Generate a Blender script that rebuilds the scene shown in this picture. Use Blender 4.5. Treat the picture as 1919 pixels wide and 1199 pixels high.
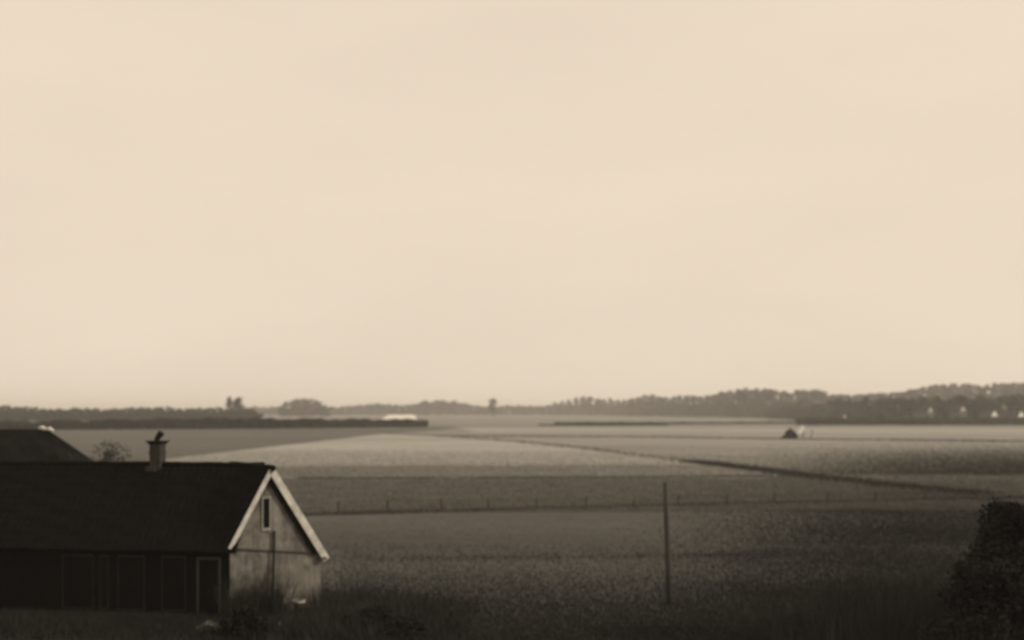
import bpy, math, random
import numpy as np
from mathutils import Vector, Matrix

S = bpy.context.scene
C = S.collection
for o in list(bpy.data.objects):
    bpy.data.objects.remove(o)

# ------------------------------------------------------------------ camera, sky, sun, exposure
F, CX, HY, H = 2200.0, 959.5, 770.0, 6.9          # focal length / centre / horizon in photo pixels, eye height in m
cam = bpy.data.cameras.new('camera')
cam.sensor_width = 36.0
cam.lens = F / 1919 * 36.0
cam.shift_y = (HY - 599.5) / 1919
cam.clip_end = 30000
cam.dof.use_dof = True                             # soft old lens, focused far too close
cam.dof.focus_distance = 11.0
cam.dof.aperture_fstop = 0.98
camo = bpy.data.objects.new('camera', cam)
C.objects.link(camo)
camo.location = (0, 0, H)
camo.rotation_euler = (math.radians(90), 0, 0)
S.camera = camo

SUN_AZ, SUN_EL = math.radians(97), math.radians(31)    # azimuth clockwise from +Y: sun stands to the right
sdir = Vector((math.sin(SUN_AZ) * math.cos(SUN_EL), math.cos(SUN_AZ) * math.cos(SUN_EL), math.sin(SUN_EL)))

W = bpy.data.worlds.new('World')
S.world = W
W.use_nodes = True
nt = W.node_tree
nt.nodes.clear()
sky = nt.nodes.new('ShaderNodeTexSky')
sky.sky_type = 'NISHITA'
sky.sun_disc = False
sky.sun_elevation = SUN_EL
sky.sun_rotation = SUN_AZ
sky.dust_density = 5
bw = nt.nodes.new('ShaderNodeRGBToBW')
tint = nt.nodes.new('ShaderNodeMix'); tint.data_type = 'RGBA'; tint.blend_type = 'MULTIPLY'
tint.inputs[0].default_value = 1.0
tint.inputs[7].default_value = (1.15, 0.98, 0.75, 1)
veil = nt.nodes.new('ShaderNodeMix'); veil.data_type = 'RGBA'      # a closed even cloud layer over the sky
veil.inputs[0].default_value = 0.94
cl_tc = nt.nodes.new('ShaderNodeTexCoord')
cl_mp = nt.nodes.new('ShaderNodeMapping'); cl_mp.inputs['Scale'].default_value = (1, 1, 3.5)
cl_n = nt.nodes.new('ShaderNodeTexNoise'); cl_n.inputs['Scale'].default_value = 2.6; cl_n.inputs['Detail'].default_value = 5
cl_r = nt.nodes.new('ShaderNodeMix'); cl_r.data_type = 'RGBA'      # faint unevenness of the cloud, the same all round
cl_r.inputs[6].default_value = (7.95, 6.65, 5.22, 1)
cl_r.inputs[7].default_value = (9.4, 7.93, 6.3, 1)
nt.links.new(cl_tc.outputs['Generated'], cl_mp.inputs[0])
nt.links.new(cl_mp.outputs[0], cl_n.inputs['Vector'])
nt.links.new(cl_n.outputs['Fac'], cl_r.inputs[0])
nt.links.new(cl_r.outputs[2], veil.inputs[7])
bg = nt.nodes.new('ShaderNodeBackground'); bg.inputs[1].default_value = 0.1
out = nt.nodes.new('ShaderNodeOutputWorld')
nt.links.new(sky.outputs[0], bw.inputs[0])
nt.links.new(bw.outputs[0], tint.inputs[6])
nt.links.new(tint.outputs[2], veil.inputs[6])
nt.links.new(veil.outputs[2], bg.inputs[0])
nt.links.new(bg.outputs[0], out.inputs[0])

sl = bpy.data.lights.new('sun', 'SUN')
sl.energy = 2.0
sl.angle = math.radians(1.5)
sl.color = (1.0, 0.86, 0.66)
so = bpy.data.objects.new('sun', sl)
C.objects.link(so)
so.location = (60, 0, 60)
so.rotation_euler = sdir.to_track_quat('Z', 'Y').to_euler()

S.cycles.volume_bounces = 2
S.view_settings.view_transform = 'Standard'
S.view_settings.look = 'None'
S.view_settings.exposure = 0.0
S.view_settings.gamma = 1.0
S.view_settings.use_curve_mapping = False

# ------------------------------------------------------------------ helpers
rng = np.random.default_rng(7)
random.seed(7)


def gp(px, py, z=0.0):
    """photo pixel -> point on the level z"""
    d = F * (H - z) / (py - HY)
    return Vector(((px - CX) / F * d, d, z))


def at(px, py, d):
    """photo pixel at a known distance"""
    return Vector(((px - CX) / F * d, d, H - (py - HY) / F * d))


MATS = {}


def mat(name, col, var=0.35, scale=4.0, rough=0.9, spec=0.2, bump=0.0, bscale=30.0, big=0.0, bigscale=0.05, stretch=None, transl=0.0):
    if name in MATS:
        return MATS[name]
    m = bpy.data.materials.new(name)
    m.use_nodes = True
    t = m.node_tree
    b = t.nodes['Principled BSDF']
    if isinstance(col, (int, float)):
        col = (col * 1.01, col, col * 0.93)
    tc = t.nodes.new('ShaderNodeNewGeometry')
    mp = t.nodes.new('ShaderNodeMapping')
    if stretch:
        mp.inputs['Scale'].default_value = stretch
    t.links.new(tc.outputs['Position'], mp.inputs[0])
    n = t.nodes.new('ShaderNodeTexNoise')
    n.inputs['Scale'].default_value = scale
    n.inputs['Detail'].default_value = 6
    n.inputs['Roughness'].default_value = 0.65
    t.links.new(mp.outputs[0], n.inputs['Vector'])
    r = t.nodes.new('ShaderNodeMapRange')
    r.inputs['From Min'].default_value = 0.25
    r.inputs['From Max'].default_value = 0.75
    r.inputs['To Min'].default_value = 1 - var
    r.inputs['To Max'].default_value = 1 + var
    t.links.new(n.outputs['Fac'], r.inputs['Value'])
    val = r.outputs[0]
    if big:
        n2 = t.nodes.new('ShaderNodeTexNoise')
        n2.inputs['Scale'].default_value = bigscale
        n2.inputs['Detail'].default_value = 3
        t.links.new(mp.outputs[0], n2.inputs['Vector'])
        r2 = t.nodes.new('ShaderNodeMapRange')
        r2.inputs['From Min'].default_value = 0.3
        r2.inputs['From Max'].default_value = 0.7
        r2.inputs['To Min'].default_value = 1 - big
        r2.inputs['To Max'].default_value = 1 + big
        t.links.new(n2.outputs['Fac'], r2.inputs['Value'])
        mu = t.nodes.new('ShaderNodeMath'); mu.operation = 'MULTIPLY'
        t.links.new(val, mu.inputs[0]); t.links.new(r2.outputs[0], mu.inputs[1])
        val = mu.outputs[0]
    mx = t.nodes.new('ShaderNodeMix'); mx.data_type = 'RGBA'; mx.blend_type = 'MULTIPLY'
    mx.inputs[0].default_value = 1.0
    mx.inputs[6].default_value = (*col, 1)
    t.links.new(val, mx.inputs[7])
    t.links.new(mx.outputs[2], b.inputs['Base Color'])
    b.inputs['Roughness'].default_value = rough
    b.inputs['Specular IOR Level'].default_value = spec
    if bump:
        nb = t.nodes.new('ShaderNodeTexNoise')
        nb.inputs['Scale'].default_value = bscale
        nb.inputs['Detail'].default_value = 5
        t.links.new(mp.outputs[0], nb.inputs['Vector'])
        bp = t.nodes.new('ShaderNodeBump')
        bp.inputs['Strength'].default_value = bump
        bp.inputs['Distance'].default_value = 0.05
        t.links.new(nb.outputs['Fac'], bp.inputs['Height'])
        t.links.new(bp.outputs[0], b.inputs['Normal'])
    MATS[name] = m
    return m


def tag(o, label=None, cat=None, group=None, kind=None):
    if label: o['label'] = label
    if cat: o['category'] = cat
    if group: o['group'] = group
    if kind: o['kind'] = kind
    return o


def mesh(name, verts, faces, m, parent=None, smooth=False):
    me = bpy.data.meshes.new(name)
    me.from_pydata([tuple(v) for v in verts], [], [tuple(f) for f in faces])
    me.materials.append(m)
    if smooth:
        me.polygons.foreach_set('use_smooth', [True] * len(me.polygons))
    me.update()
    o = bpy.data.objects.new(name, me)
    C.objects.link(o)
    o.parent = parent
    return o


def fast_mesh(name, V, nper, m, parent=None):
    """V: (n*nper, 3) vertices, every nper of them one face"""
    V = np.asarray(V, dtype=np.float32)
    n = len(V) // nper
    me = bpy.data.meshes.new(name)
    me.vertices.add(len(V)); me.vertices.foreach_set('co', V.ravel())
    me.loops.add(len(V)); me.loops.foreach_set('vertex_index', np.arange(len(V), dtype=np.int32))
    me.polygons.add(n)
    me.polygons.foreach_set('loop_start', np.arange(0, len(V), nper, dtype=np.int32))
    me.update(calc_edges=True)
    me.validate()
    me.materials.append(m)
    o = bpy.data.objects.new(name, me)
    C.objects.link(o)
    o.parent = parent
    return o


def empty(name, loc=(0, 0, 0), rz=0.0):
    o = bpy.data.objects.new(name, None)
    C.objects.link(o)
    o.location = loc
    o.rotation_euler = (0, 0, rz)
    o.empty_display_size = 0.2
    return o


class MB:
    """collects boxes / prisms / tubes into one mesh"""
    def __init__(s):
        s.v, s.f = [], []

    def add(s, vs, fs):
        k = len(s.v)
        s.v += [Vector(v) for v in vs]
        s.f += [[i + k for i in f] for f in fs]
        return s

    def hexa(s, b, t):
        """bottom quad b and top quad t"""
        return s.add(list(b) + list(t), [(3, 2, 1, 0), (4, 5, 6, 7), (0, 1, 5, 4), (1, 2, 6, 5), (2, 3, 7, 6), (3, 0, 4, 7)])

    def box(s, o, ax, ay, az):
        """corner o and three edge vectors"""
        o, ax, ay, az = map(Vector, (o, ax, ay, az))
        return s.hexa([o, o + ax, o + ax + ay, o + ay], [o + az, o + ax + az, o + ax + ay + az, o + ay + az])

    def tube(s, pts, rad, n=8):
        k = len(s.v)
        pts = [Vector(p) for p in pts]
        for i, p in enumerate(pts):
            a = pts[max(i - 1, 0)]; b = pts[min(i + 1, len(pts) - 1)]
            d = (b - a).normalized()
            e = d.orthogonal().normalized() if abs(d.z) < 0.99 else Vector((1, 0, 0))
            e = (e - d * e.dot(d)).normalized()
            g = d.cross(e)
            for j in range(n):
                q = 2 * math.pi * j / n
                s.v.append(p + (e * math.cos(q) + g * math.sin(q)) * rad[i])
        for i in range(len(pts) - 1):
            for j in range(n):
                a = k + i * n + j; b = k + i * n + (j + 1) % n
                s.f.append([a, b, b + n, a + n])
        s.f.append([k + j for j in range(n)][::-1])
        s.f.append([k + (len(pts) - 1) * n + j for j in range(n)])
        return s

    def build(s, name, m, parent=None, smooth=False):
        return mesh(name, s.v, s.f, m, parent, smooth)


def leaves(cent, size, jitter=0.4, up=0.0):
    """one random quad of about `size` at every centre -> (4n,3)"""
    cent = np.asarray(cent, dtype=np.float64)
    n = len(cent)
    a = rng.normal(size=(n, 3)); a[:, 2] *= (1 - up); a /= np.linalg.norm(a, axis=1)[:, None]
    b = rng.normal(size=(n, 3)); b -= (b * a).sum(1)[:, None] * a; b /= np.linalg.norm(b, axis=1)[:, None]
    s = size * (1 + jitter * rng.uniform(-1, 1, (n, 1)))
    a *= s * 0.5; b *= s * 0.32
    return np.stack([cent - a, cent + b * 0.9 - a * 0.1, cent + a, cent - b * 0.9 + a * 0.1], 1).reshape(-1, 3)


def blades(base, h, w, lean=0.35):
    """upright grass blades, one triangle each -> (3n,3)"""
    base = np.asarray(base, dtype=np.float64)
    n = len(base)
    q = rng.uniform(0, 2 * math.pi, n)
    d = np.stack([np.cos(q), np.sin(q), np.zeros(n)], 1)
    hh = h * rng.uniform(0.45, 1.1, n)
    tip = base + rng.normal(0, lean, (n, 3)) * hh[:, None]
    tip[:, 2] = base[:, 2] + hh
    return np.stack([base - d * w / 2, base + d * w / 2, tip], 1).reshape(-1, 3)


# ------------------------------------------------------------------ ground and fields
M_far = mat('far_pasture', 0.175, var=0.12, scale=0.02, big=0.2, bigscale=0.004, stretch=(0.35, 1, 1))
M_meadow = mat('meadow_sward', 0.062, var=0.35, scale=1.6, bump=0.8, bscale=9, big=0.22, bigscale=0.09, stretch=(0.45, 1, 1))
M_strip = mat('rough_pasture', 0.105, var=0.15, scale=0.5, big=0.2, bigscale=0.05, stretch=(0.3, 1, 1), bump=0.5, bscale=3)
M_pale = mat('pale_stubble', 0.29, var=0.12, scale=0.25, big=0.16, bigscale=0.03, stretch=(0.35, 1, 1))
M_grey = mat('grazed_pasture', 0.09, var=0.14, scale=0.2, big=0.14, bigscale=0.02, stretch=(0.35, 1, 1))
M_right = mat('dun_pasture', 0.215, var=0.14, scale=0.2, big=0.2, bigscale=0.025, stretch=(0.3, 1, 1))
M_paleR = mat('bleached_strip', 0.26, var=0.1, scale=0.1, big=0.12, bigscale=0.015, stretch=(0.3, 1, 1))
M_soil = mat('yard_soil', 0.018, var=0.4, scale=2.2, bump=0.8, bscale=12, big=0.25, bigscale=0.3)

ground = mesh('ground', [(-7000, -60, 0), (7000, -60, 0), (7000, 9000, 0), (-7000, 9000, 0)], [(0, 1, 2, 3)], M_far)
tag(ground, kind='structure')


def field(name, poly, m, z, wob=0.0):
    """level sheet; its edge is subdivided and made uneven"""
    pts = []
    n = len(poly)
    for i in range(n):
        a, b = Vector(poly[i]), Vector(poly[(i + 1) % n])
        L = (b - a).length
        k = max(1, min(40, int(L / 6)))
        for j in range(k):
            p = a.lerp(b, j / k)
            if wob:
                p += Vector((random.uniform(-wob, wob), random.uniform(-wob, wob), 0))
            pts.append((p.x, p.y, z))
    o = mesh(name, pts, [list(range(len(pts)))], m)
    tag(o, kind='structure')
    return o


def pp(l):
    return [gp(x, y) for x, y in l]


field('far_field', pp([(-500, 798.5), (860, 798.5), (850, 803), (800, 808), (720, 812.5), (240, 868), (-1600, 1000)]), M_grey, 0.02, 0.8)
diag = [(722, 812), (840, 818), (960, 827), (1080, 839), (1200, 853), (1300, 866), (1400, 879), (1500, 892), (1600, 904), (1700, 915), (1850, 929)]
field('pale_field', pp([(240, 869), (722, 813)] + diag[1:8] + [(1420, 898), (-300, 898)]), M_pale, 0.05, 0.5)
field('half_pale_field', pp([(-300, 878), (240, 876), (800, 874), (1150, 872), (1345, 872), (1400, 879.5), (1490, 891), (1420, 898.2), (-300, 898.2)]), mat('thin_stubble', .165, var=.2, scale=.3, big=.2, bigscale=.06, stretch=(.35, 1, 1)), 0.07, 1.6)
field('right_field', pp([(722, 811.3)] + diag[1:] + [(2300, 960), (2600, 812.5), (900, 812.5)]), M_right, 0.035, 0.8)
field('pale_strip', pp([(900, 812), (2600, 812), (2600, 801.5), (860, 801.5)]), M_paleR, 0.02, 1.0)
field('rough_strip', pp([(-900, 898.5), (1420, 898.5), (1500, 893), (1600, 905), (1700, 916), (1850, 930), (2300, 961), (2300, 931), (1700, 938), (1100, 953), (620, 964), (-900, 1000)]), M_strip, 0.02, 0.3)
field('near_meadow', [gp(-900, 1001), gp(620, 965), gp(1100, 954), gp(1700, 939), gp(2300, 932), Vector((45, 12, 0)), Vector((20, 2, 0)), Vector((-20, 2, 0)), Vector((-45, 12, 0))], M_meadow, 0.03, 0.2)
field('yard', [Vector(p) for p in ((-34, 14, 0), (-34, 58, 0), (-14, 55, 0), (-6.3, 44, 0), (-4.2, 40.5, 0), (-2.4, 36.5, 0), (0.5, 33, 0), (1, 26, 0), (-8, 14, 0))], M_soil, 0.045, 0.35)
field('pale_ground', pp([(120, 790.0), (365, 789.8), (360, 787.4), (120, 787.6)]), M_pale, 0.03, 1)
field('pale_ground', pp([(420, 789.6), (475, 789.5), (470, 787.3), (420, 787.4)]), M_pale, 0.03, 1)


# ------------------------------------------------------------------ sedge, banks, grass (nobody could count these)
M_sedge = mat('dark_sedge', 0.045, var=0.4, scale=1.5)
M_bank = mat('bank_grass', 0.06, var=0.4, scale=1.2)
M_blade = mat('meadow_grass', 0.075, var=0.4, scale=0.8, big=0.3, bigscale=0.12)


def along(pts, n, half):
    P = np.array([[p.x, p.y, 0] for p in pts])
    seg = np.linalg.norm(np.diff(P, axis=0), axis=1)
    cum = np.concatenate([[0], np.cumsum(seg)])
    t = rng.uniform(0, cum[-1], n)
    i = np.clip(np.searchsorted(cum, t) - 1, 0, len(seg) - 1)
    f = ((t - cum[i]) / seg[i])[:, None]
    q = P[i] * (1 - f) + P[i + 1] * f
    d = (P[i + 1] - P[i]) / seg[i][:, None]
    nn = np.stack([-d[:, 1], d[:, 0], np.zeros(n)], 1)
    return q + nn * (rng.normal(0, 0.5, (n, 1)) * half)


def sedge(name, pts, n, half, h, w, m, label):
    b = along(pts, n, half)
    keep = (np.sin(b[:, 0] * 0.21) + np.sin(b[:, 0] * 0.53 + b[:, 1] * 0.17) + rng.normal(0, 1.2, len(b))) > -1.6
    o = fast_mesh(name, blades(b[keep], h, w), 3, m)
    tag(o, label, 'sedge', kind='stuff')
    return o


sedge('ditch_sedge', pp(diag[5:]), 9500, 2.0, 0.46, 0.14, M_sedge, 'dark sedge along the diagonal ditch, thick near stretch')
sedge('ditch_sedge', pp(diag[:6]), 3000, 2.6, 0.34, 0.2, M_strip, 'thin dark sedge along the diagonal ditch, far stretch')
sedge('ditch_sedge', pp([(560, 897.5), (900, 897), (1200, 896), (1480, 893)]), 7000, 1.8, 0.26, 0.08, M_bank, 'low dark sedge line along the far side of rough pasture')
sedge('fence_grass', pp([(560, 966), (800, 960), (1100, 953.5), (1400, 946), (1700, 939), (1950, 935)]), 16000, 0.9, 0.28, 0.05, M_bank, 'rough dark grass growing under the post and wire fence')
sedge('meadow_rough', pp([(590, 1050), (900, 1047), (1300, 1043), (1700, 1035)]), 3500, 1.3, 0.17, 0.045, M_bank, 'faint line of rougher grass across the near meadow')
sedge('field_edge_grass', pp([(820, 818), (1200, 819), (1500, 823), (1760, 826), (2000, 828)]), 5000, 4.0, 0.4, 0.4, M_bank, 'dark grass edge along the pale strip of field')



def scatter(name, n_, d0, d1, px0, px1, dens, h, w, m, label, z=0.02, lean=.5):
    """blades strewn over the ground seen between two distances and two photo columns; dens(px, d) thins them"""
    d = 1 / rng.uniform(1 / d1, 1 / d0, n_)
    q = rng.uniform(px0, px1, n_)
    x = (q - CX) / F * d
    k = rng.uniform(0, 1, n_) < dens(q, d)
    o = fast_mesh(name, blades(np.stack([x, d, np.full(n_, z)], 1)[k], h, w, lean), 3, m)
    tag(o, label, 'grass', kind='stuff')
    return o


sstep = lambda a_, b_, x_: np.clip((x_ - a_) / (b_ - a_), 0, 1) ** 2 * (3 - 2 * np.clip((x_ - a_) / (b_ - a_), 0, 1))
M_weed_shade = mat('weed_shade_blade', 0.022, var=0.4, scale=0.6)  # dark tone shared by weeds, brush and the added shading blades
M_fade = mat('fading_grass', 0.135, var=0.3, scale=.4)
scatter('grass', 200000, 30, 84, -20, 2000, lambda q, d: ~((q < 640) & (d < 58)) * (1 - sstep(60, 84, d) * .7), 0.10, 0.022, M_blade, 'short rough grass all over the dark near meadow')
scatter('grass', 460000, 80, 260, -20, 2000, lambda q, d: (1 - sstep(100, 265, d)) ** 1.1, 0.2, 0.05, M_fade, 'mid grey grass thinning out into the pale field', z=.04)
# shading put into the ground cover: dark blades, denser right and in front
scatter('shade_blades', 420000, 29, 60, 560, 2050, lambda q, d: .12 + .88 * np.clip(sstep(1150, 1800, q) + .75 * sstep(52, 33, d), 0, 1), 0.17, 0.025, M_weed_shade, 'dark blades added to shade the front and side of the near meadow')
scatter('shade_blades', 160000, 60, 125, 1100, 2050, lambda q, d: np.clip(1.15 * sstep(1150, 1850, q), 0, 1), 0.2, 0.03, M_weed_shade, 'dark blades added to carry the shading across the fence line and ditch')
scatter('shade_blades', 170000, 125, 290, 1350, 2050, lambda q, d: .95 * sstep(1350, 1900, q) * sstep(290, 120, d), 0.25, 0.06, M_weed_shade, 'dark blades added for shading, thinning out over the pasture beyond the ditch')

# ------------------------------------------------------------------ cottage: long dark block with chimney
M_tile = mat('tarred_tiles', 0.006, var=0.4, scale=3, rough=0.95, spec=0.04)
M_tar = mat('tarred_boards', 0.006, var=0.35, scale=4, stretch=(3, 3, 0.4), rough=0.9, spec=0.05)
M_trim = mat('grey_paint', 0.045, var=0.35, scale=6, rough=0.7)
M_white = mat('white_paint', 0.52, var=0.4, scale=3.5, rough=0.6)
M_glass = mat('dark_glass', 0.006, var=0.1, scale=2, rough=0.3, spec=0.06)
M_brick = mat('sooty_brick', (0.045, 0.04, 0.036), var=0.45, scale=9, bump=0.5, bscale=25)
M_soot = mat('soot', 0.012, var=0.3, scale=6)
M_pipe = mat('dark_pipe', 0.02, var=0.2, scale=5, rough=0.6)
M_ledge = mat('stained_ledge', 0.07, var=0.3, scale=5)
Z = Vector((0, 0, 1))

A = Vector((-9.25, 38.4, 0))
c = Vector((-0.99, 0.141, 0)).normalized()          # along the long wall, away from the gable
nb = Vector((0.141, 0.99, 0)).normalized()          # into the block
LEN, DEP, EAV, RID = 10.5, 4.6, 2.5, 4.97


def tile_roof(name, o, along_, down, La, Ld, parent, course=0.30, pan=0.24, thick=0.07, sag=0.05, m=None):
    """pantiled slope: o ridge corner, unit vectors along the ridge and down the slope"""
    nrm = along_.cross(down).normalized()
    if nrm.z < 0: nrm = -nrm
    nx, ny = int(La / pan * 4), int(Ld / course) * 3
    vs, fs = [], []
    for j in range(ny + 1):
        v = Ld * j / ny
        ph = (j % 3) / 3.0
        for i in range(nx + 1):
            u = La * i / nx
            h = 0.018 * math.sin(2 * math.pi * u / pan) + 0.02 * (ph) - 0.0
            h -= sag * math.sin(math.pi * i / nx) * math.sin(math.pi * j / ny)
            h += 0.012 * math.sin(u * 3.1 + j) + random.uniform(-.004, .004)
            vs.append(o + along_ * u + down * v + nrm * (h + thick))
    w = nx + 1
    for j in range(ny):
        for i in range(nx):
            a = j * w + i
            fs.append((a, a + 1, a + w + 1, a + w))
    k = len(vs)                                     # closed underside
    vs += [o, o + along_ * La, o + along_ * La + down * Ld, o + down * Ld]
    fs.append((k, k + 1, k + 2, k + 3))
    top0, top1 = 0, nx
    fs.append([k, k + 3] + [ny * w - w * j + 0 for j in range(0, ny + 1)][::1])
    fs.append([k + 1, k + 2] + [ny * w + nx - w * j for j in range(0, ny + 1)])
    fs.append([k + 3, k + 2] + [ny * w + i for i in range(nx, -1, -1)])
    return mesh(name, vs, fs, m or M_tile, parent)


cot = empty('cottage', A)
tag(cot, 'long low cottage with black tiled roof and a brick chimney', 'house')
loc = lambda p: Vector(p) - A

# wall with openings: solid prism, frames stand proud of it
p0, p1, p2, p3 = A, A + c * LEN, A + c * LEN + nb * DEP, A + nb * DEP
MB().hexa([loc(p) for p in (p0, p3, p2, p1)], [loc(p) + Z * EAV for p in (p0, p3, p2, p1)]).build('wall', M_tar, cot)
r0, r1 = A + nb * DEP / 2 + Z * RID, A + c * LEN + nb * DEP / 2 + Z * RID
for e, r in ((p0, r0), (p1, r1)):
    g = MB()
    q = [e + Z * EAV, e + nb * DEP + Z * EAV, r]
    s = c * 0.12 * (1 if e is p0 else -1)
    g.add([loc(v) for v in q] + [loc(v + s) for v in q], [(0, 1, 2), (5, 4, 3), (0, 3, 4, 1), (1, 4, 5, 2), (2, 5, 3, 0)])
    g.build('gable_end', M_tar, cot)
run = DEP / 2
down = (-nb * run - Z * (RID - EAV)).normalized()
down2 = (nb * run - Z * (RID - EAV)).normalized()
sl_len = math.hypot(run, RID - EAV) + 0.32
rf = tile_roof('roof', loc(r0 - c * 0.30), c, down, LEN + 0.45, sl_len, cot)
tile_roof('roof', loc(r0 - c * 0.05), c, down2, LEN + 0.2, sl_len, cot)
rt = MB()
k = -0.3
while k < LEN:
    a_ = loc(r0 + c * (k - 0.05)) + Z * (0.05 + random.uniform(-.012, .012))
    rt.tube([a_, a_ + c * 0.42], [0.115, 0.10], 8)
    k += 0.38
rt.build('ridge_tiles', M_tile, cot)
# gutter board under the eaves
e0 = loc(A + Z * EAV) + down * 0.24 - Z * 0.02
MB().box(e0, c * LEN, nb * 0.03, Z * -0.12).build('fascia', M_tar, cot)


def wall_t(px):
    """where the ray through column px meets the long wall"""
    k_ = (px - CX) / F
    return (A.x - k_ * A.y) / (k_ * c.y - c.x)


def opening(name, px0, px1, z0, z1, fr=0.075, panes=None):
    t0, t1 = wall_t(px1), wall_t(px0)
    base = loc(A) - nb * 0.03
    f = MB()
    f.box(base + c * t0 + Z * z1, c * (t1 - t0), nb * 0.05, -Z * fr)
    fs_ = fr if name == 'door' else .04
    f.box(base + c * t0 + Z * z0, c * fs_, nb * 0.05, Z * (z1 - z0 - fr + .001))
    f.box(base + c * (t1 - fs_) + Z * z0, c * fs_, nb * 0.05, Z * (z1 - z0 - fr + .001))
    if name == 'window':
        f.box(base + c * t0 + Z * (z0 - .04), c * (t1 - t0), nb * 0.05, Z * .04)
    w = f.build(name, M_trim if name == 'door' else mat('dull_frame', .022, var=.5, scale=5), cot)
    in0, in1 = t0 + fs_, t1 - fs_
    if name == 'door':
        k_ = 4
        for i in range(k_):
            wd = (in1 - in0) / k_
            MB().box(base + nb * (0.018 + 0.003 * (i % 2)) + c * (in0 + wd * i + .006) + Z * z0, c * (wd - .012), nb * 0.03, Z * (z1 - z0 - fr)).build('plank', M_tar, w)
        MB().box(base - nb * 0.02 + c * (in0 + .06) + Z * 1.05, c * 0.03, nb * 0.06, Z * 0.12).build('handle', M_pipe, w)
    else:
        MB().box(base + nb * 0.022 + c * in0 + Z * z0, c * (in1 - in0), nb * 0.02, Z * (z1 - z0 - fr)).build('pane', M_glass, w)
        for q in (0.34, 0.67):
            b_ = MB().box(base + nb * 0.012 + c * in0 + Z * (z0 + (z1 - z0) * q), c * (in1 - in0), nb * 0.02, Z * 0.025)
            b_.build('glazing_bar', M_tar, w)
    return w


opening('door', 369, 414, 0.05, 2.10)
opening('window', 303, 349, 0.35, 2.13)
opening('window', 221, 272, 0.35, 2.13)
opening('window', 187, 204, 0.35, 2.13)
opening('window', 117, 176, 0.35, 2.13)

# chimney on the ridge
t = 3.54
cb = A + nb * DEP / 2 + c * t
ch = MB().box(loc(cb - c * 0.19 - nb * 0.24 + Z * 4.6), c * 0.38, nb * 0.48, Z * 1.13)
ch.box(loc(cb - c * 0.215 - nb * 0.265 + Z * 5.42), c * 0.43, nb * 0.53, Z * 0.06)
chim = ch.build('chimney', M_brick, cot)
MB().hexa([loc(cb + c * i * 0.20 + nb * j * 0.25 + Z * 5.73) for i, j in ((-1, -1), (-1, 1), (1, 1), (1, -1))],
          [loc(cb + c * i * 0.31 + nb * j * 0.34 + Z * 5.86) for i, j in ((-1, -1), (-1, 1), (1, 1), (1, -1))]).build('cap', M_soot, chim)
MB().tube([loc(cb + c * 0.05 + Z * 5.85), loc(cb - c * 0.01 + Z * 5.97), loc(cb - c * 0.15 + Z * 6.15)], [0.085, 0.10, 0.12], 10).build('cowl', M_soot, chim)
MB().box(loc(cb - c * 0.06 - nb * 0.36 + Z * 4.80), c * 0.34, nb * 0.2, Z * 0.16).build('flashing', M_trim, chim)

# ------------------------------------------------------------------ annex with the pale gable, set at an angle to the cottage
def plaster():
    m = bpy.data.materials.new('stained_plaster')
    m.use_nodes = True
    t_ = m.node_tree
    b_ = t_.nodes['Principled BSDF']
    geo = t_.nodes.new('ShaderNodeNewGeometry')
    def noise(sc, st, det=6):
        mp = t_.nodes.new('ShaderNodeMapping'); mp.inputs['Scale'].default_value = st
        t_.links.new(geo.outputs['Position'], mp.inputs[0])
        n_ = t_.nodes.new('ShaderNodeTexNoise'); n_.inputs['Scale'].default_value = sc; n_.inputs['Detail'].default_value = det
        n_.inputs['Roughness'].default_value = 0.6
        t_.links.new(mp.outputs[0], n_.inputs['Vector'])
        return n_.outputs['Fac']
    cr = t_.nodes.new('ShaderNodeValToRGB')
    cr.color_ramp.elements[0].position = 0.36; cr.color_ramp.elements[0].color = (0.04, 0.038, 0.034, 1)
    cr.color_ramp.elements[1].position = 0.64; cr.color_ramp.elements[1].color = (0.25, 0.24, 0.22, 1)
    mx = t_.nodes.new('ShaderNodeMix'); mx.data_type = 'FLOAT'; mx.inputs[0].default_value = 0.45
    t_.links.new(noise(1.6, (1, 1, 1)), mx.inputs[2]); t_.links.new(noise(3.5, (1, 1, 0.3)), mx.inputs[3])
    t_.links.new(mx.outputs[0], cr.inputs[0])
    t_.links.new(cr.outputs[0], b_.inputs['Base Color'])
    bp = t_.nodes.new('ShaderNodeBump'); bp.inputs['Strength'].default_value = 0.4; bp.inputs['Distance'].default_value = 0.03
    t_.links.new(noise(14, (1, 1, 1)), bp.inputs['Height']); t_.links.new(bp.outputs[0], b_.inputs['Normal'])
    b_.inputs['Roughness'].default_value = 0.9
    return m


M_plaster = plaster()
ang = math.radians(35)
u = Vector((math.cos(ang), math.sin(ang), 0))
v = Vector((-math.sin(ang), math.cos(ang), 0))
AN = A - v * 0.02 + u * 0.02
SB, SP, ZA, ZB, ZP, BACK = 3.24, 1.40, 2.48, 2.10, 4.95, 3.4
ann = empty('annex', AN)
tag(ann, 'small annex with pale stained gable and white bargeboards against the cottage', 'outbuilding')
lo = lambda s_, b_, z_: u * s_ + v * b_ + Z * z_
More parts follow.
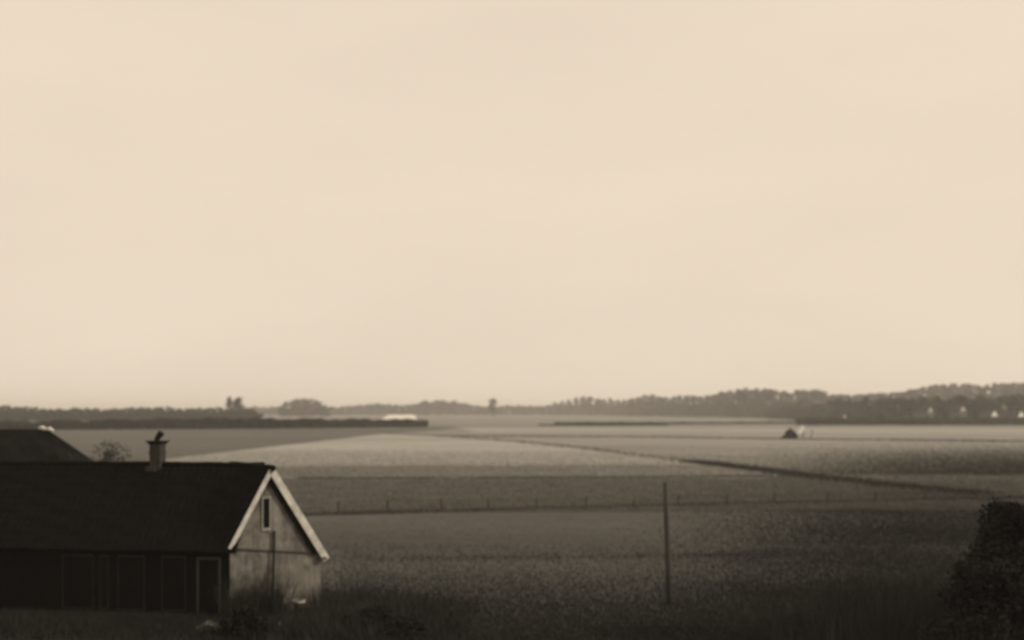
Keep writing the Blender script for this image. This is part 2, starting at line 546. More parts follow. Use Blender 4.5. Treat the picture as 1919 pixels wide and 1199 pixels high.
# lower wall and upper gable
MB().hexa([lo(0, 0, 0), lo(SB, 0, 0), lo(SB, BACK, 0), lo(0, BACK, 0)], [lo(0, 0, ZA - .05), lo(SB, 0, ZB - .05), lo(SB, BACK, ZB - .05), lo(0, BACK, ZA - .05)]).build('wall', M_plaster, ann)
tri = [(0.0, ZA - .048), (SB, ZB - .048), (SB, ZB + .02), (SP, ZP), (0.0, ZA + .02)]
vs = [lo(s_, -0.03, z_) for s_, z_ in tri] + [lo(s_, BACK, z_) for s_, z_ in tri]
nn = len(tri)
MB().add(vs, [list(range(nn)), list(range(2 * nn - 1, nn - 1, -1))] + [(i, i + nn, (i + 1) % nn + nn, (i + 1) % nn) for i in range(nn)]).build('gable', M_plaster, ann)
MB().box(lo(-0.02, -0.065, ZA - .09), lo(SB + .04, 0, ZB - ZA), lo(0, 0.06, 0), Z * 0.045).build('ledge', M_ledge, ann)
# roof slopes with overhang past the gable
dl = (lo(0, 0, ZA) - lo(SP, 0, ZP)).normalized()
dr = (lo(SB, 0, ZB) - lo(SP, 0, ZP)).normalized()
Ll = (lo(0, 0, ZA) - lo(SP, 0, ZP)).length + 0.08
Lr = (lo(SB, 0, ZB) - lo(SP, 0, ZP)).length + 0.30
tile_roof('roof', lo(SP, -0.15, ZP), v, dl, BACK + .3, Ll, ann, sag=0.02)
tile_roof('roof', lo(SP, -0.15, ZP), v, dr, BACK + .3, Lr, ann, sag=0.02)
MB().tube([lo(SP, -0.24, ZP + .05), lo(SP, BACK, ZP + .05)], [0.11, 0.11], 8).build('ridge_tiles', M_tile, ann)


def barge(name, dirn, L, wide, parent):
    nrm = v.cross(dirn).normalized()
    if nrm.z < 0: nrm = -nrm
    o_ = lo(SP, -0.192, ZP) + nrm * 0.09
    return MB().hexa([o_ - nrm * wide, o_ - nrm * wide + dirn * L, o_ - nrm * wide + dirn * L + v * .04, o_ - nrm * wide + v * .04],
                     [o_, o_ + dirn * L, o_ + dirn * L + v * .04, o_ + v * .04]).build(name, M_white, parent)


barge('bargeboard', dl, Ll + .02, 0.15, ann)
bb = barge('bargeboard', dr, Lr + .02, 0.24, ann)
MB().box(lo(SB - .10, -0.192, ZB - .30), u * 0.24, v * 0.04, Z * 0.12).build('board_end', M_trim, ann)
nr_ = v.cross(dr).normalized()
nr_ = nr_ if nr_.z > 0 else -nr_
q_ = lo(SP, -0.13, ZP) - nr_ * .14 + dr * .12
MB().box(q_, dr * (Lr - .5), v * .11, -nr_ * .17).build('verge_shade', M_tar, ann)  # dark strip standing in for the overhang's shadow on the gable
# narrow window high in the gable
f = MB()
wx0, wx1, wz0, wz1 = 1.08, 1.40, 2.92, 4.06
for bx in ((wx0, wz0, wx1 - wx0, .09), (wx0, wz0 + .0901, .05, wz1 - wz0 - .16), (wx1 - .05, wz0 + .0901, .05, wz1 - wz0 - .16), (wx0, wz1 - .07, wx1 - wx0, .07)):
    f.box(lo(bx[0], -0.075, bx[1]), u * bx[2], v * .05, Z * bx[3])
wn = f.build('window', mat('dull_white', .26, var=.3, scale=6), ann)
MB().box(lo(wx0 + .05, -0.045, wz0 + .09), u * (wx1 - wx0 - .10), v * .02, Z * (wz1 - wz0 - .16)).build('pane', M_glass, wn)
# rain pipe
MB().tube([lo(1.50, -0.11, 2.9), lo(1.46, -0.11, 1.5), lo(1.40, -0.11, 0.05)], [0.045, 0.045, 0.045], 8).build('rain_pipe', M_pipe, ann)

# ------------------------------------------------------------------ big hipped barn behind the cottage
M_thatch = mat('dark_thatch', 0.006, var=0.45, scale=5, bump=0.9, bscale=30)
bd = 48.5
barn = empty('barn', (-24, bd, 0))
tag(barn, 'tall barn with black hipped roof and pale ridge end behind the cottage', 'barn')
rx = (88 - CX) / F * bd + 24
zr = H - 34 / F * bd
hx = rx + (zr - 1.9) / 0.87
hw = 3.4
MB().box((-8, -2.9, 0), (8 + hx - .5, 0, 0), (0, 5.8, 0), (0, 0, 2.2)).build('wall', M_tar, barn)
NX = 30
vs, fs = [], []
def barnp(i, j):
    """i along 0..NX, j around 0..4 from front eave over ridge to back eave, with a sagging uneven thatch"""
    pass
E = [Vector((-8, -hw, 1.9)), Vector((hx, -hw, 1.9)), Vector((hx, hw, 1.9)), Vector((-8, hw, 1.9)), Vector((-8, 0, zr)), Vector((rx, 0, zr))]
def patch(a_, b_, c_, d_, nx, ny, nrm):
    k_ = len(vs)
    for j in range(ny + 1):
        for i in range(nx + 1):
            p = a_.lerp(b_, i / nx).lerp(d_.lerp(c_, i / nx), j / ny)
            edge = 0 if i in (0, nx) or j in (0, ny) else 1
            vs.append(p + nrm * edge * (0.05 * math.sin(i * 1.7 + j) + random.uniform(-.04, .05)))
    for j in range(ny):
        for i in range(nx):
            q = k_ + j * (nx + 1) + i
            fs.append((q, q + 1, q + nx + 2, q + nx + 1))
patch(E[0], E[1], E[5], E[4], 30, 12, Vector((0, -.7, .7)))
patch(E[2], E[3], E[4], E[5], 30, 12, Vector((0, .7, .7)))
patch(E[1], E[2], E[5] + Vector((0, .01, 0)), E[5], 16, 12, Vector((.7, 0, .7)))
k = len(vs); vs += E[:5]; fs += [(k, k + 3, k + 2, k + 1), (k, k + 4, k + 3)]
mesh('roof', vs, fs, M_thatch, barn)
for q in (-0.22, 0.1):
    MB().tube([(rx + q - .12, 0, zr + .03 - max(q, 0) * .5), (rx + q + .02, 0, zr + .06 - max(q, 0) * .5), (rx + q + .17, 0, zr - .01 - max(q, 0) * .8)], [0.05, 0.09, 0.07], 8).build('ridge_cap', M_white, barn)

# ------------------------------------------------------------------ things by the gable
sb = gp(551, 1149)
sb = AN + u * 2.25 - v * 0.42
tub = empty('tub', (sb.x, sb.y, 0.045))
tag(tub, 'small dark wooden tub with two pale hoops by the gable wall', 'tub')
M_stave = mat('tub_wood', 0.05, var=0.3, scale=8, stretch=(4, 4, 0.5))
vs, fs = [], []
N = 18
prof = [(0.15, 0), (0.165, 0.15), (0.18, 0.33), (0.19, 0.5), (0.175, 0.5), (0.15, 0.1), (0.0, 0.1)]
for r_, z_ in prof:
    for j in range(N):
        q = 2 * math.pi * j / N
        vs.append((r_ * math.cos(q), r_ * math.sin(q), z_))
for i in range(len(prof) - 1):
    for j in range(N):
        a_, b_ = i * N + j, i * N + (j + 1) % N
        fs.append((a_, b_, b_ + N, a_ + N))
fs.append(list(range(N))[::-1])
mesh('body', vs, fs, M_stave, tub)
for z_, r_ in ((0.45, 0.196), (0.12, 0.168)):
    vs, fs = [], []
    for rr, zz in ((r_, z_), (r_ + .018, z_), (r_ + .02, z_ + .07), (r_, z_ + .07)):
        for j in range(N):
            q = 2 * math.pi * j / N
            vs.append((rr * math.cos(q), rr * math.sin(q), zz))
    for i in range(4):
        for j in range(N):
            a_, b_ = i * N + j, i * N + (j + 1) % N
            i2 = (i + 1) % 4
            fs.append((a_, b_, i2 * N + (j + 1) % N, i2 * N + j))
    mesh('hoop', vs, fs, M_white, tub)

p = gp(524, 1178)
vs, fs = [], []
for i in range(5):
    for j in range(8):
        th, q = math.pi * (i / 4), 2 * math.pi * j / 8
        r_ = random.uniform(.85, 1.15)
        vs.append((0.10 * math.sin(th) * math.cos(q) * r_, 0.08 * math.sin(th) * math.sin(q) * r_, 0.09 + 0.09 * math.cos(th)))
for i in range(4):
    for j in range(8):
        fs.append((i * 8 + j, i * 8 + (j + 1) % 8, (i + 1) * 8 + (j + 1) % 8, (i + 1) * 8 + j))
st = mesh('stone', vs, fs, M_white, None)
st.location = (p.x, p.y, 0.03)
tag(st, 'small pale stone on the dark ground below the gable', 'stone')

M_wood = mat('weathered_wood', 0.12, var=0.3, scale=6, stretch=(1, 1, .4))
a_, b_, c_, d_ = gp(603, 1166), gp(618, 1146), gp(640, 1138), gp(668, 1137)
br = MB().tube([a_ + Z * .06, b_ + Z * .10, c_ + Z * .14, d_ + Z * .08], [.05, .06, .05, .02], 7)
br.tube([c_ + Z * .14, c_ + Vector((.25, .3, .35))], [.035, .01], 6)
o = br.build('branch', M_wood)
tag(o, 'bent bare branch lying on the ground beside the annex', 'branch')

# straw heap by the cottage door
M_straw = mat('old_straw', (0.10, 0.095, 0.08), var=0.45, scale=8)
pc = gp(392, 1190)
m_ = 1400
q = rng.uniform(0, 2 * math.pi, m_); r_ = np.sqrt(rng.uniform(0, 1, m_))
cent = np.stack([pc.x + 0.5 * r_ * np.cos(q), pc.y + 0.45 * r_ * np.sin(q), 0.03 + 0.36 * (1 - r_ ** 2) * rng.uniform(.3, 1, m_)], 1)
o = fast_mesh('straw_heap', leaves(cent, 0.22, up=0.7), 4, M_straw)
tag(o, 'low heap of old straw in front of the cottage door', 'straw')

# ------------------------------------------------------------------ pole and fence
M_pole = mat('tarred_pole', 0.05, var=0.3, scale=6, stretch=(3, 3, .3))
bp_ = gp(1254, 1136)
tp = at(1246.5, 905, bp_.y)
pole = empty('pole', bp_)
tag(pole, 'tall bare wooden pole leaning slightly in the dark meadow', 'pole')
t_ = tp - bp_
MB().tube([Vector((0, 0, -.1)), t_ * .35 + Vector((.012, 0, 0)), t_ * .7, t_], [0.105, 0.10, 0.085, 0.07], 10).build('shaft', M_pole, pole, True)
MB().tube([t_ - Z * .02, t_ + Z * .05], [0.075, 0.02], 10).build('top', M_pole, pole)

fence = empty('fence', gp(1100, 954))
tag(fence, 'low post and wire fence between near meadow and rough pasture', 'fence')
fo = fence.location.copy()
tops = []
fx = [634, 727, 828, 915, 1007, 1098, 1188, 1272, 1362, 1452, 1550, 1640, 1735, 1830]
for i, px in enumerate(fx):
    py = np.interp(px, [610, 915, 1100, 1550, 1850], [963, 957.5, 953.8, 944, 937.5])
    p = gp(px, py) - fo
    hgt = random.uniform(.65, .95)
    tl = Vector((random.uniform(-.07, .07), random.uniform(-.05, .05), hgt))
    MB().tube([p - Z * .15, p + tl * .5, p + tl, p + tl * 1.02], [.06, .055, .05, .03], 7).build('post', M_pole, fence)
    tops.append((p, tl))
for k_ in (0.35, 0.65, 0.92):
    mb = MB()
    pts, rad = [], []
    for i, (p, tl) in enumerate(tops):
        pts.append(p + tl * k_ - Vector((0, .08, 0))); rad.append(.008)
        if i < len(tops) - 1:
            p2, tl2 = tops[i + 1]
            pts.append((p + tl * k_ + p2 + tl2 * k_) / 2 - Vector((0, .08, .04))); rad.append(.008)
    mb.tube(pts, rad, 5).build('wire', M_pipe, fence)

# ------------------------------------------------------------------ trees, shrubs
M_bark = mat('bark', 0.05, var=0.3, scale=3)
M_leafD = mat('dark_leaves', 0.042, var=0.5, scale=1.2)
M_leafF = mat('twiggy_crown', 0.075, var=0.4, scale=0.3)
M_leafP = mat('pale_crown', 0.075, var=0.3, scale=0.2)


def clumps(h, w, base, nc, shape):
    out_ = []
    for i in range(nc):
        z = (i + random.uniform(0, 1)) / nc if shape == 'column' else random.uniform(0, 1)
        if shape == 'round': rr = math.sqrt(max(0, 1 - (2 * z - 1) ** 2)) * .85 + .1
        elif shape == 'dome': rr = math.sqrt(1 - z * z * .95)
        elif shape == 'column': rr = min(1, 2.2 * z + .35) * min(1, 2.5 * (1 - z) + .25)
        else: rr = min(1, z * 3 + .3) * min(1, 2 * (1 - z) + .35)
        q = random.uniform(0, 2 * math.pi); k_ = math.sqrt(random.uniform(.05, 1)) * rr * w / 2 * .8
        out_.append((k_ * math.cos(q), k_ * math.sin(q), base + z * (h - base) * .93, random.uniform(.5, 1.0)))
    return out_


def tree(name, h, w, base, nc, nl, leaf, shape, mleaf, cr=0.2, lab=None, cat='tree', group=None, trunk=.025, loc_=(0, 0, 0)):
    root = empty(name, loc_)
    cl = clumps(h, w, base, nc, shape)
    tb = MB()
    lean = Vector((random.uniform(-.03, .03) * h, random.uniform(-.03, .03) * h, 0))
    tb.tube([(0, 0, -.2), lean * .3 + Z * h * .3, lean * .8 + Z * h * .62, lean + Z * h * .88], [h * trunk, h * trunk * .75, h * trunk * .45, h * trunk * .12], 7)
    for (x_, y_, z_, s_) in random.sample(cl, min(14, len(cl))):
        k_ = max(.15, min(.8, z_ / h - .18))
        tb.tube([lean * k_ + Z * h * k_, Vector((x_ * .5, y_ * .5, (h * k_ + z_) / 2)), Vector((x_, y_, z_))], [h * trunk * .4, h * trunk * .25, h * trunk * .08], 5)
    tb.build('trunk', M_bark, root)
    P_ = []
    per = max(1, nl // nc)
    for (x_, y_, z_, s_) in cl:
        R_ = w * cr * s_
        g_ = rng.normal(size=(per, 3)); g_ /= np.linalg.norm(g_, axis=1)[:, None]
        g_ *= (rng.uniform(.25, 1, (per, 1)) ** .6) * R_
        g_[:, 2] *= .8
        P_.append(g_ + np.array([x_, y_, z_]))
    P_ = np.concatenate(P_)
    P_ = P_[P_[:, 2] > .05]
    fast_mesh('crown', leaves(P_, leaf), 4, mleaf, root)
    if lab: tag(root, lab, cat, group)
    return root


def copy_tree(src, loc_, sc, rz, lab, group, cat='tree'):
    r = src.copy(); C.objects.link(r)
    r.location = loc_; r.scale = sc if hasattr(sc, '__len__') else (sc, sc, sc); r.rotation_euler = (0, 0, rz)
    tag(r, lab, cat, group)
    for ch_ in src.children:
        q_ = ch_.copy(); C.objects.link(q_); q_.parent = r
    return r


class Kind:
    """first call moves the prototype itself, later calls copy it"""
    def __init__(s, *protos):
        s.p = list(protos); s.used = [False] * len(protos)

    def place(s, loc_, height, width, lab, group, i=None):
        i = random.randrange(len(s.p)) if i is None else i
        src, h, w = s.p[i]
        sc = (width / w, width / w, height / h)
        if not s.used[i]:
            s.used[i] = True
            src.location = loc_; src.scale = sc
            tag(src, lab, 'tree', group)
            return src
        return copy_tree(src, loc_, sc, random.uniform(0, 6.28), lab, group)


def kinds(n_, h, w, base, nc, nl, leaf, shape, m, name='tree', cr=.2):
    return Kind(*[(tree(name, h, w, base, nc, nl, leaf, shape, m, cr), h, w) for _ in range(n_)])


def zof(py, d_):
    return H + (HY - py) / F * d_


def row(kind, xs, tops, d0, dj, wm, lab, group, jit=2.0):
    for x_, y_ in zip(xs, tops):
        d_ = (d0(x_) if callable(d0) else d0) + random.uniform(-dj, dj)
        hh = max(4.0, zof(y_ + random.uniform(-jit, jit), d_))
        kind.place(Vector(((x_ - CX) / F * d_, d_, 0)), hh, wm * random.uniform(.8, 1.25), lab, group)


# wood on the left beyond the hedge
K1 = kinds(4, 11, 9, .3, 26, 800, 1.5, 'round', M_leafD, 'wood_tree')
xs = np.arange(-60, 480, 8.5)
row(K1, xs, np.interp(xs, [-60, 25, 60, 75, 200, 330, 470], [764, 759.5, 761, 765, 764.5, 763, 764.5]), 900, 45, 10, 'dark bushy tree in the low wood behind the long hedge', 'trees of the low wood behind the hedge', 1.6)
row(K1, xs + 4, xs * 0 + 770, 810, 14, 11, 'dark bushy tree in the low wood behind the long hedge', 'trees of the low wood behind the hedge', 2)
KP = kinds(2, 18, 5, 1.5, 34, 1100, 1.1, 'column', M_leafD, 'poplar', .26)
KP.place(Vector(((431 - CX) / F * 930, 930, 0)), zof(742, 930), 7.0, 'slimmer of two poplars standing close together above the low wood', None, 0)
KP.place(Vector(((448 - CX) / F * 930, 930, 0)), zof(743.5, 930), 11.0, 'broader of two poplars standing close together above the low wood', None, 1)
# rounded clump of trees
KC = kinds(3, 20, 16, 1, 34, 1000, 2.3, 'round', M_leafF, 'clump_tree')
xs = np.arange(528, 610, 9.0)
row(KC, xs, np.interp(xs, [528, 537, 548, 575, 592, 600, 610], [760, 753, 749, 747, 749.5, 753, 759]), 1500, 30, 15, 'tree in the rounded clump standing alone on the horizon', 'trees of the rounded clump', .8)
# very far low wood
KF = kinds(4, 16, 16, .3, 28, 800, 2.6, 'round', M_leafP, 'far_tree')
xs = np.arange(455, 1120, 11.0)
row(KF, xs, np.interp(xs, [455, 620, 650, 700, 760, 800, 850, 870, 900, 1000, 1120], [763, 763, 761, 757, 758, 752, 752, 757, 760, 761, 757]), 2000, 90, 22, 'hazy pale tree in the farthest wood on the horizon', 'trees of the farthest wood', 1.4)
# lone upright tree
lt = tree('lone_tree', 27.0, 10, 6, 40, 1600, 1.1, 'crown', M_leafD, .2, 'lone upright dark tree rising above the farthest wood', 'tree', None, .03, Vector(((923 - CX) / F * 1500, 1500, 0)))
lt.scale = (1.35, 1.35, zof(741, 1500) / 27.0)
# small bushes at its foot
# tall trees on the right, haze put into their pale crown colour
KR = kinds(6, 26, 15, .8, 52, 2300, 1.6, 'crown', mat('hazed_crown', .115, var=.35, scale=.08), 'tall_tree')
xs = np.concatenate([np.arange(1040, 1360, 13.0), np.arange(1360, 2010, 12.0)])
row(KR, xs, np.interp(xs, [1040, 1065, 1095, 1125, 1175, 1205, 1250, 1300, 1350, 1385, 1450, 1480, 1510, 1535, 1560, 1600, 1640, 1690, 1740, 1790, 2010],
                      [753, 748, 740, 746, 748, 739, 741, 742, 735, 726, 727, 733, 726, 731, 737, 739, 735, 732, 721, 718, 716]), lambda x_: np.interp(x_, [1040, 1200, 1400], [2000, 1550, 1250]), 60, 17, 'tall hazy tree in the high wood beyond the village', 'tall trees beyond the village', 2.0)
# darker lower trees round the village
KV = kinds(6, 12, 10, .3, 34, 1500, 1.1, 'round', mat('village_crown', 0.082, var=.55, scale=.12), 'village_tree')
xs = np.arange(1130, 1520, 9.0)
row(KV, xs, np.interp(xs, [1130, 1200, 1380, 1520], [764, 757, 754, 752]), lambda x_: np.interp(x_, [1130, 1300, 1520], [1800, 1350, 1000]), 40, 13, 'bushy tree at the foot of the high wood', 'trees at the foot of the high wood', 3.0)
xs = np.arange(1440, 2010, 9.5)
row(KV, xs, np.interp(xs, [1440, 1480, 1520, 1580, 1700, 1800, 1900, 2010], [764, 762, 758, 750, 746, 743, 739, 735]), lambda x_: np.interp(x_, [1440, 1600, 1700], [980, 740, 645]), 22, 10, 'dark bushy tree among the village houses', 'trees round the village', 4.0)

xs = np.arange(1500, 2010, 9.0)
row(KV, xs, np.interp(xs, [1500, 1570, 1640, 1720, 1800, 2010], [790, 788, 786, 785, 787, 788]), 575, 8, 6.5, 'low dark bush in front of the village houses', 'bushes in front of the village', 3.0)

# low hedges (one clipped mass of leaves each)
M_hedge = mat('hedge_leaves', 0.04, var=0.45, scale=.5)


def hedge(name, pts, n_, half, h, leaf, lab, ends=None):
    b_ = along(pts, n_, half)
    prof_ = 0.85 + .07 * np.sin(b_[:, 0] * .37) + .05 * np.sin(b_[:, 0] * 1.13 + 1) + .1 * np.sin(b_[:, 0] * .043)
    b_[:, 2] = rng.uniform(0.0, 1, n_) ** .8 * h * prof_
    root = empty(name, pts[0])
    o_ = fast_mesh('foliage', leaves(b_ - np.array(pts[0]), leaf), 4, M_hedge, root)
    P0, P1 = pts[0], pts[-1]
    st_ = MB()
    k_ = 0
    L_ = sum((pts[i + 1] - pts[i]).length for i in range(len(pts) - 1))
    for i in range(len(pts) - 1):
        m2 = max(2, int((pts[i + 1] - pts[i]).length / 4))
        for j in range(m2):
            q_ = pts[i].lerp(pts[i + 1], j / m2) - P0
            st_.tube([q_, q_ + Z * h * .6], [.06, .03], 4)
    st_.build('stems', M_bark, root)
    tag(root, lab, 'hedge')
    return root


hedge('hedge', pp([(-80, 806), (100, 805.3), (500, 803.2), (800, 800)]), 46000, 1.3, 4.1, .8, 'long dark hedge running in front of the low wood')
hedge('hedge', pp([(1040, 795.5), (1300, 794.5), (1600, 793), (2020, 792)]), 16000, 1.6, 1.2, .8, 'thin dark hedge line in front of the village')
hedge('hedge', pp([(1010, 797.5), (1100, 798), (1250, 797)]), 2600, 3, .7, .6, 'short faint hedge where the thin dark hedge begins')

# ------------------------------------------------------------------ village houses
M_vwall = mat('pale_render', 0.75, var=0.08, scale=1)
M_vwall2 = mat('dull_render', 0.42, var=0.12, scale=1)
M_vside = mat('drab_render', 0.12, var=.15, scale=1)
M_vroof = mat('village_roof', 0.05, var=0.3, scale=1)


def house(px, rpy, d_, w, dep, rz, mw, lab):
    zr_ = zof(rpy, d_)
    e_ = zr_ - w * .62
    r = empty('house', Vector(((px - CX) / F * d_, d_, 0)), rz)
    hw_ = w / 2
    MB().box((-hw_, 0, -.1), (w, 0, 0), (0, dep, 0), (0, 0, e_ + .1)).build('wall', M_vside, r)
    MB().add([(-hw_, 0, e_), (hw_, 0, e_), (0, 0, zr_ - .1), (-hw_, .3, e_), (hw_, .3, e_), (0, .3, zr_ - .1)], [(0, 1, 2), (5, 4, 3), (0, 2, 5, 3), (1, 4, 5, 2), (0, 3, 4, 1)]).build('gable', mw, r)
    rf_ = MB()
    for s_ in (-1, 1):
        a1, b1 = Vector((0, .05, zr_)), Vector((s_ * (hw_ + .3), .05, e_ - .35))
        if s_ < 0: rf_.hexa([b1, a1, a1 + Vector((0, dep, 0)), b1 + Vector((0, dep, 0))], [b1 + Z * .15, a1 + Z * .15, a1 + Vector((0, dep, .15)), b1 + Vector((0, dep, .15))])
        else: rf_.hexa([a1, b1, b1 + Vector((0, dep, 0)), a1 + Vector((0, dep, 0))], [a1 + Z * .15, b1 + Z * .15, b1 + Vector((0, dep, .15)), a1 + Vector((0, dep, .15))])
    ro = rf_.build('roof', M_vroof, r)
    MB().box((-.35, dep * .7, zr_ - .5), (.7, 0, 0), (0, .7, 0), (0, 0, 1.4)).build('chimney', M_brick, ro)
    for x_ in (-w * .22, w * .22):
        MB().box((x_ - .4, -.05, 1.0), (.8, 0, 0), (0, .08, 0), (0, 0, 1.2)).build('window', M_glass, r)
    MB().box((-.45, -.05, 0), (.9, 0, 0), (0, .08, 0), (0, 0, 2)).build('door', M_tar, r)
    tag(r, lab, 'house', 'village houses among the trees')
    return r


house(1744, 762, 610, 4.2, 9, .5, M_vwall2, 'taller grey gabled house standing amid the village trees')
house(1864, 768.5, 605, 5.2, 8, .45, M_vwall, 'lower white gabled house beside a near twin in the village')
house(1914, 769.5, 598, 5.2, 8, .5, M_vwall, 'white gabled house at the far end of the village')
house(1805, 760, 622, 4.6, 8, .4, M_vwall2, 'broad grey gabled house between the white houses and the tall grey one')
house(1882, 757, 628, 4.6, 8, .4, M_vwall2, 'high grey gabled house just behind the pair of white ones')
house(1700, 779, 585, 3.6, 6, .3, M_vwall2, 'small low grey house in front of the village')
house(1583, 776, 590, 4.4, 7, .5, M_vwall2, 'grey gabled house standing where the village begins')

# long pale shed above the hedge
a_ = gp(700, 795.5)
ls = empty('long_shed', (0, 0, 0))
d_ = 590.0
x0, x1 = (716 - CX) / F * d_, (777 - CX) / F * d_
zt, zb = zof(777, d_), zof(785.5, d_)
ls.location = (x0, d_, 0)
L_ = x1 - x0
MB().box((0, 0, -.1), (L_, 0, 0), (0, 8, 0), (0, 0, zb + .1)).build('wall', M_vwall2, ls)
MB().add([(-.3, -.4, zb), (L_ + .3, -.4, zb), (L_ - .2, 4, zt), (3.0, 4, zt), (-.3, 8.4, zb), (L_ + .3, 8.4, zb)], [(0, 1, 2, 3), (5, 4, 3, 2), (1, 5, 2), (4, 0, 3), (0, 4, 5, 1)]).build('roof', mat('pale_roof', 0.68, var=.15, scale=.4), ls)
tag(ls, 'long low shed with pale roof showing above the end of the hedge', 'shed')

# ------------------------------------------------------------------ haystack with a pale sheet in the open field
hp = gp(1483, 822)
hs = empty('haystack', hp)
tag(hs, 'small dark haystack with a pale sheet leaning on it in the open field', 'haystack')
M_hay = mat('dark_hay', 0.014, var=0.4, scale=3, bump=.6, bscale=8)
vs, fs = [], []
prof = [(1.45, 0), (1.5, .5), (1.38, 1.2), (1.1, 1.85), (.7, 2.4), (.3, 2.75)]
for r_, z_ in prof:
    for j in range(18):
        q = 2 * math.pi * j / 18
        rr = r_ * (1 + random.uniform(-.07, .07)) * (1 + .3 * max(0, -math.cos(q)) * (1 - z_ / 2.8))
        rr *= (1 + .6 * max(0, -math.cos(q)) ** 2 * max(0, 1 - z_ / .9)) * (1 + .1 * math.sin(2 * q + 1)) * .95
        rr *= 1 + .16 * math.sin(3 * q + z_ * 2) + .1 * math.sin(5 * q - z_)
        vs.append((rr * math.cos(q) + .12 * z_ * math.sin(z_ * 2.2) - .2 * max(0, 1.2 - z_), rr * math.sin(q), z_ * (1 + random.uniform(-.1, .1)) * .88))
for i in range(len(prof) - 1):
    for j in range(18):
        fs.append((i * 18 + j, i * 18 + (j + 1) % 18, (i + 1) * 18 + (j + 1) % 18, (i + 1) * 18 + j))
fs.append(list(range(18))[::-1]); fs.append([(len(prof) - 1) * 18 + j for j in range(18)])
mesh('stack', vs, fs, M_hay, hs)
k_ = hp.y / F
def hq(px, py, dy=0.0):
    return Vector(((px - 1483) * k_, dy, (822 - py) * k_))
MB().hexa([hq(1491, 813, -1.5), hq(1499, 813, -1.5), hq(1499, 813, -1.3), hq(1491, 813, -1.3)], [hq(1502, 799, .5), hq(1510, 799, .5), hq(1510, 799, .7), hq(1502, 799, .7)]).build('pale_sheet', M_white, hs)
MB().tube([hq(1505, 822), hq(1506, 808)], [.12, .1], 6).build('prop', M_pole, hs)
MB().tube([hq(1494, 814), hq(1506, 814.5)], [.1, .1], 6).build('rail', M_pole, hs)
o = MB().tube([gp(1520, 821.5), gp(1520, 821.5) + Vector((.35, 0, 2.2))], [.11, .08], 6).build('stake', M_pole)
tag(o, 'thin leaning stake standing just beside the haystack', 'stake')

# ------------------------------------------------------------------ shrubs near the house and at the right
M_leafS = mat('shrub_leaves', 0.013, var=0.5, scale=2.5)
q = rng.normal(-4.7, 1.1, 1500); r_ = rng.normal(36.6, 1.2, 1500)
BRUSH = (q, r_)
M_leafB = mat('twig_brown', 0.08, var=0.4, scale=2)
tree('shrub', 4.4, 4.4, .1, 80, 20000, .13, 'dome', M_leafS, .16, 'big dark shrub standing at the edge of the near meadow', 'shrub', None, .014, Vector((14.3, 33.5, 0)))
tree('shrub', 3.0, 5.0, .05, 70, 16000, .13, 'dome', M_leafS, .15, 'broad low dark shrub spreading in front of the big one', 'shrub', None, .014, Vector((12.9, 30.4, 0)))


def brush(name, x, y, h, w, m, lab, lean=.3, z=0.03):
    """tangle of bare upright twigs"""
    o_ = fast_mesh(name, blades(np.stack([x, y, np.full(len(x), z)], 1), h, w, lean), 3, m)
    tag(o_, lab, 'brush', kind='stuff')


M_twig = mat('bare_twigs', 0.03, var=.4, scale=2)
q = rng.uniform(-.3, 1.8, 1000); r_ = -np.abs(rng.normal(.25, .3, 1000)) - .12
brush('brush', AN.x + u.x * q + v.x * r_, AN.y + u.y * q + v.y * r_, 1.8, .02, M_twig, 'scruffy bare brush standing along the foot of the gable wall')
q = rng.uniform(2.65, 5.0, 900); r_ = -np.abs(rng.normal(.3, .4, 900)) - .15
brush('brush', AN.x + u.x * q + v.x * r_, AN.y + u.y * q + v.y * r_, 1.15, .02, M_twig, 'dead brush at the outer corner of the annex')
brush('brush', BRUSH[0], BRUSH[1], 1.0, .025, M_twig, 'tall dry brush among the weed bushes beside the annex')
q = rng.normal(11.9, 1.9, 4200); r_ = rng.normal(32.5, 2.2, 4200)
brush('brush', q, r_, 2.0, .03, M_weed_shade, 'dark bare brush growing up round the two big shrubs', .22)
tree('bare_shrub', 5.5, 3.6, 1.5, 46, 1900, .13, 'round', M_leafB, .17, 'thin brown leafless shrub behind the cottage roof', 'shrub', None, .014, Vector(((205 - CX) / F * 55, 55, 0)))
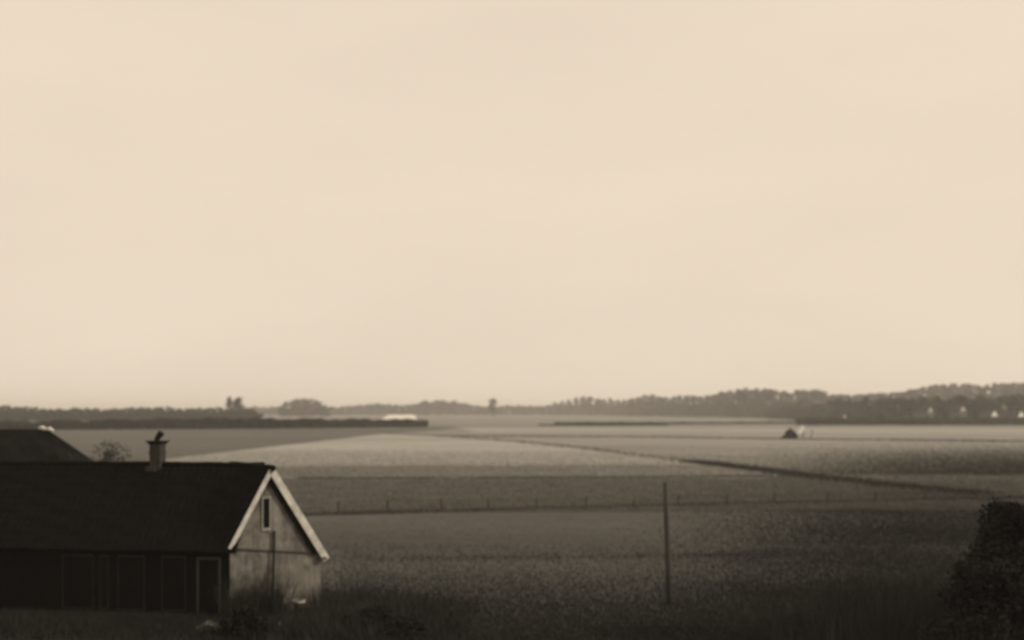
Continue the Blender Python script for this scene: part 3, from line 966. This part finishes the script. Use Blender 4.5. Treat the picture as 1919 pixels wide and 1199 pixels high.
for px, py, h_, w_, lab in ((455, 1199, .95, 1.6, 'dark leafy bush against the left foot of the gable'),
                            (700, 1190, .75, 1.7, 'dark ragged weed bush, largest on the bare ground by the annex'),
                            (640, 1180, .5, 1.2, 'small dark weed bush close beside the bent branch'),
                            (760, 1200, .6, 1.5, 'dark weed bush at the edge of the meadow, away from the annex')):
    p = gp(px, py)
    tree('bush', h_, w_, .05, 34, 4200, .11, 'dome', M_leafS, .22, lab, 'bush', None, .02, p)
# weeds
n = 16000
x = rng.normal(-4.6, 1.5, n); y = rng.normal(37.5, 2.4, n)
k_ = (y > 31) & ~((x < -6.0) & (y > 38.5)) & (x < -1.2)
o = fast_mesh('weeds', blades(np.stack([x, y, np.full(n, .03)], 1)[k_], .42, .04, .4), 3, M_weed_shade)
tag(o, 'tangled dark weeds on the ground beside the annex', 'weeds', kind='stuff')
n = 34000
x = rng.uniform(-19, -6.5, n)
y = 38.2 - (x + 9.25) * .141 - np.abs(rng.normal(0, 1.7, n)) + np.where(x > -9.2, (x + 9.2) * .7, 0)
o = fast_mesh('weeds', blades(np.stack([x, y, np.full(n, .03)], 1), .34, .045, .4), 3, M_weed_shade)
tag(o, 'dark weeds along the foot of the cottage wall', 'weeds', kind='stuff')

# unseen tall trees added out of view to shade the meadow's right side
KS = kinds(2, 15, 10, 3, 46, 3800, .45, 'round', M_leafS, 'shade_tree', .19)
for i, (x_, y_) in enumerate(((27, 33), (29, 43), (34, 53), (38.5, 64), (45, 77), (53, 92), (61, 109))):
    KS.place(Vector((x_, y_, 0)), random.uniform(13, 16), random.uniform(9.5, 11.5), 'tall dark tree added out of view to shade the meadow', 'unseen trees added for shade')

# ------------------------------------------------------------------ haze
hz = MB().box((-7100, -80, -1.5), (14200, 0, 0), (0, 9200, 0), (0, 0, 42)).build('haze', bpy.data.materials.new('haze_air'))
tag(hz, 'pale even haze lying over the flat fields', 'haze', kind='stuff')
hm = hz.data.materials[0]
hm.use_nodes = True
ht = hm.node_tree
ht.nodes.clear()
pv = ht.nodes.new('ShaderNodeVolumePrincipled')
pv.inputs['Color'].default_value = (0.97, 0.96, 0.94, 1)
pv.inputs['Density'].default_value = 0.00026
pv.inputs['Anisotropy'].default_value = 0.2
ho = ht.nodes.new('ShaderNodeOutputMaterial')
ht.links.new(pv.outputs[0], ho.inputs['Volume'])
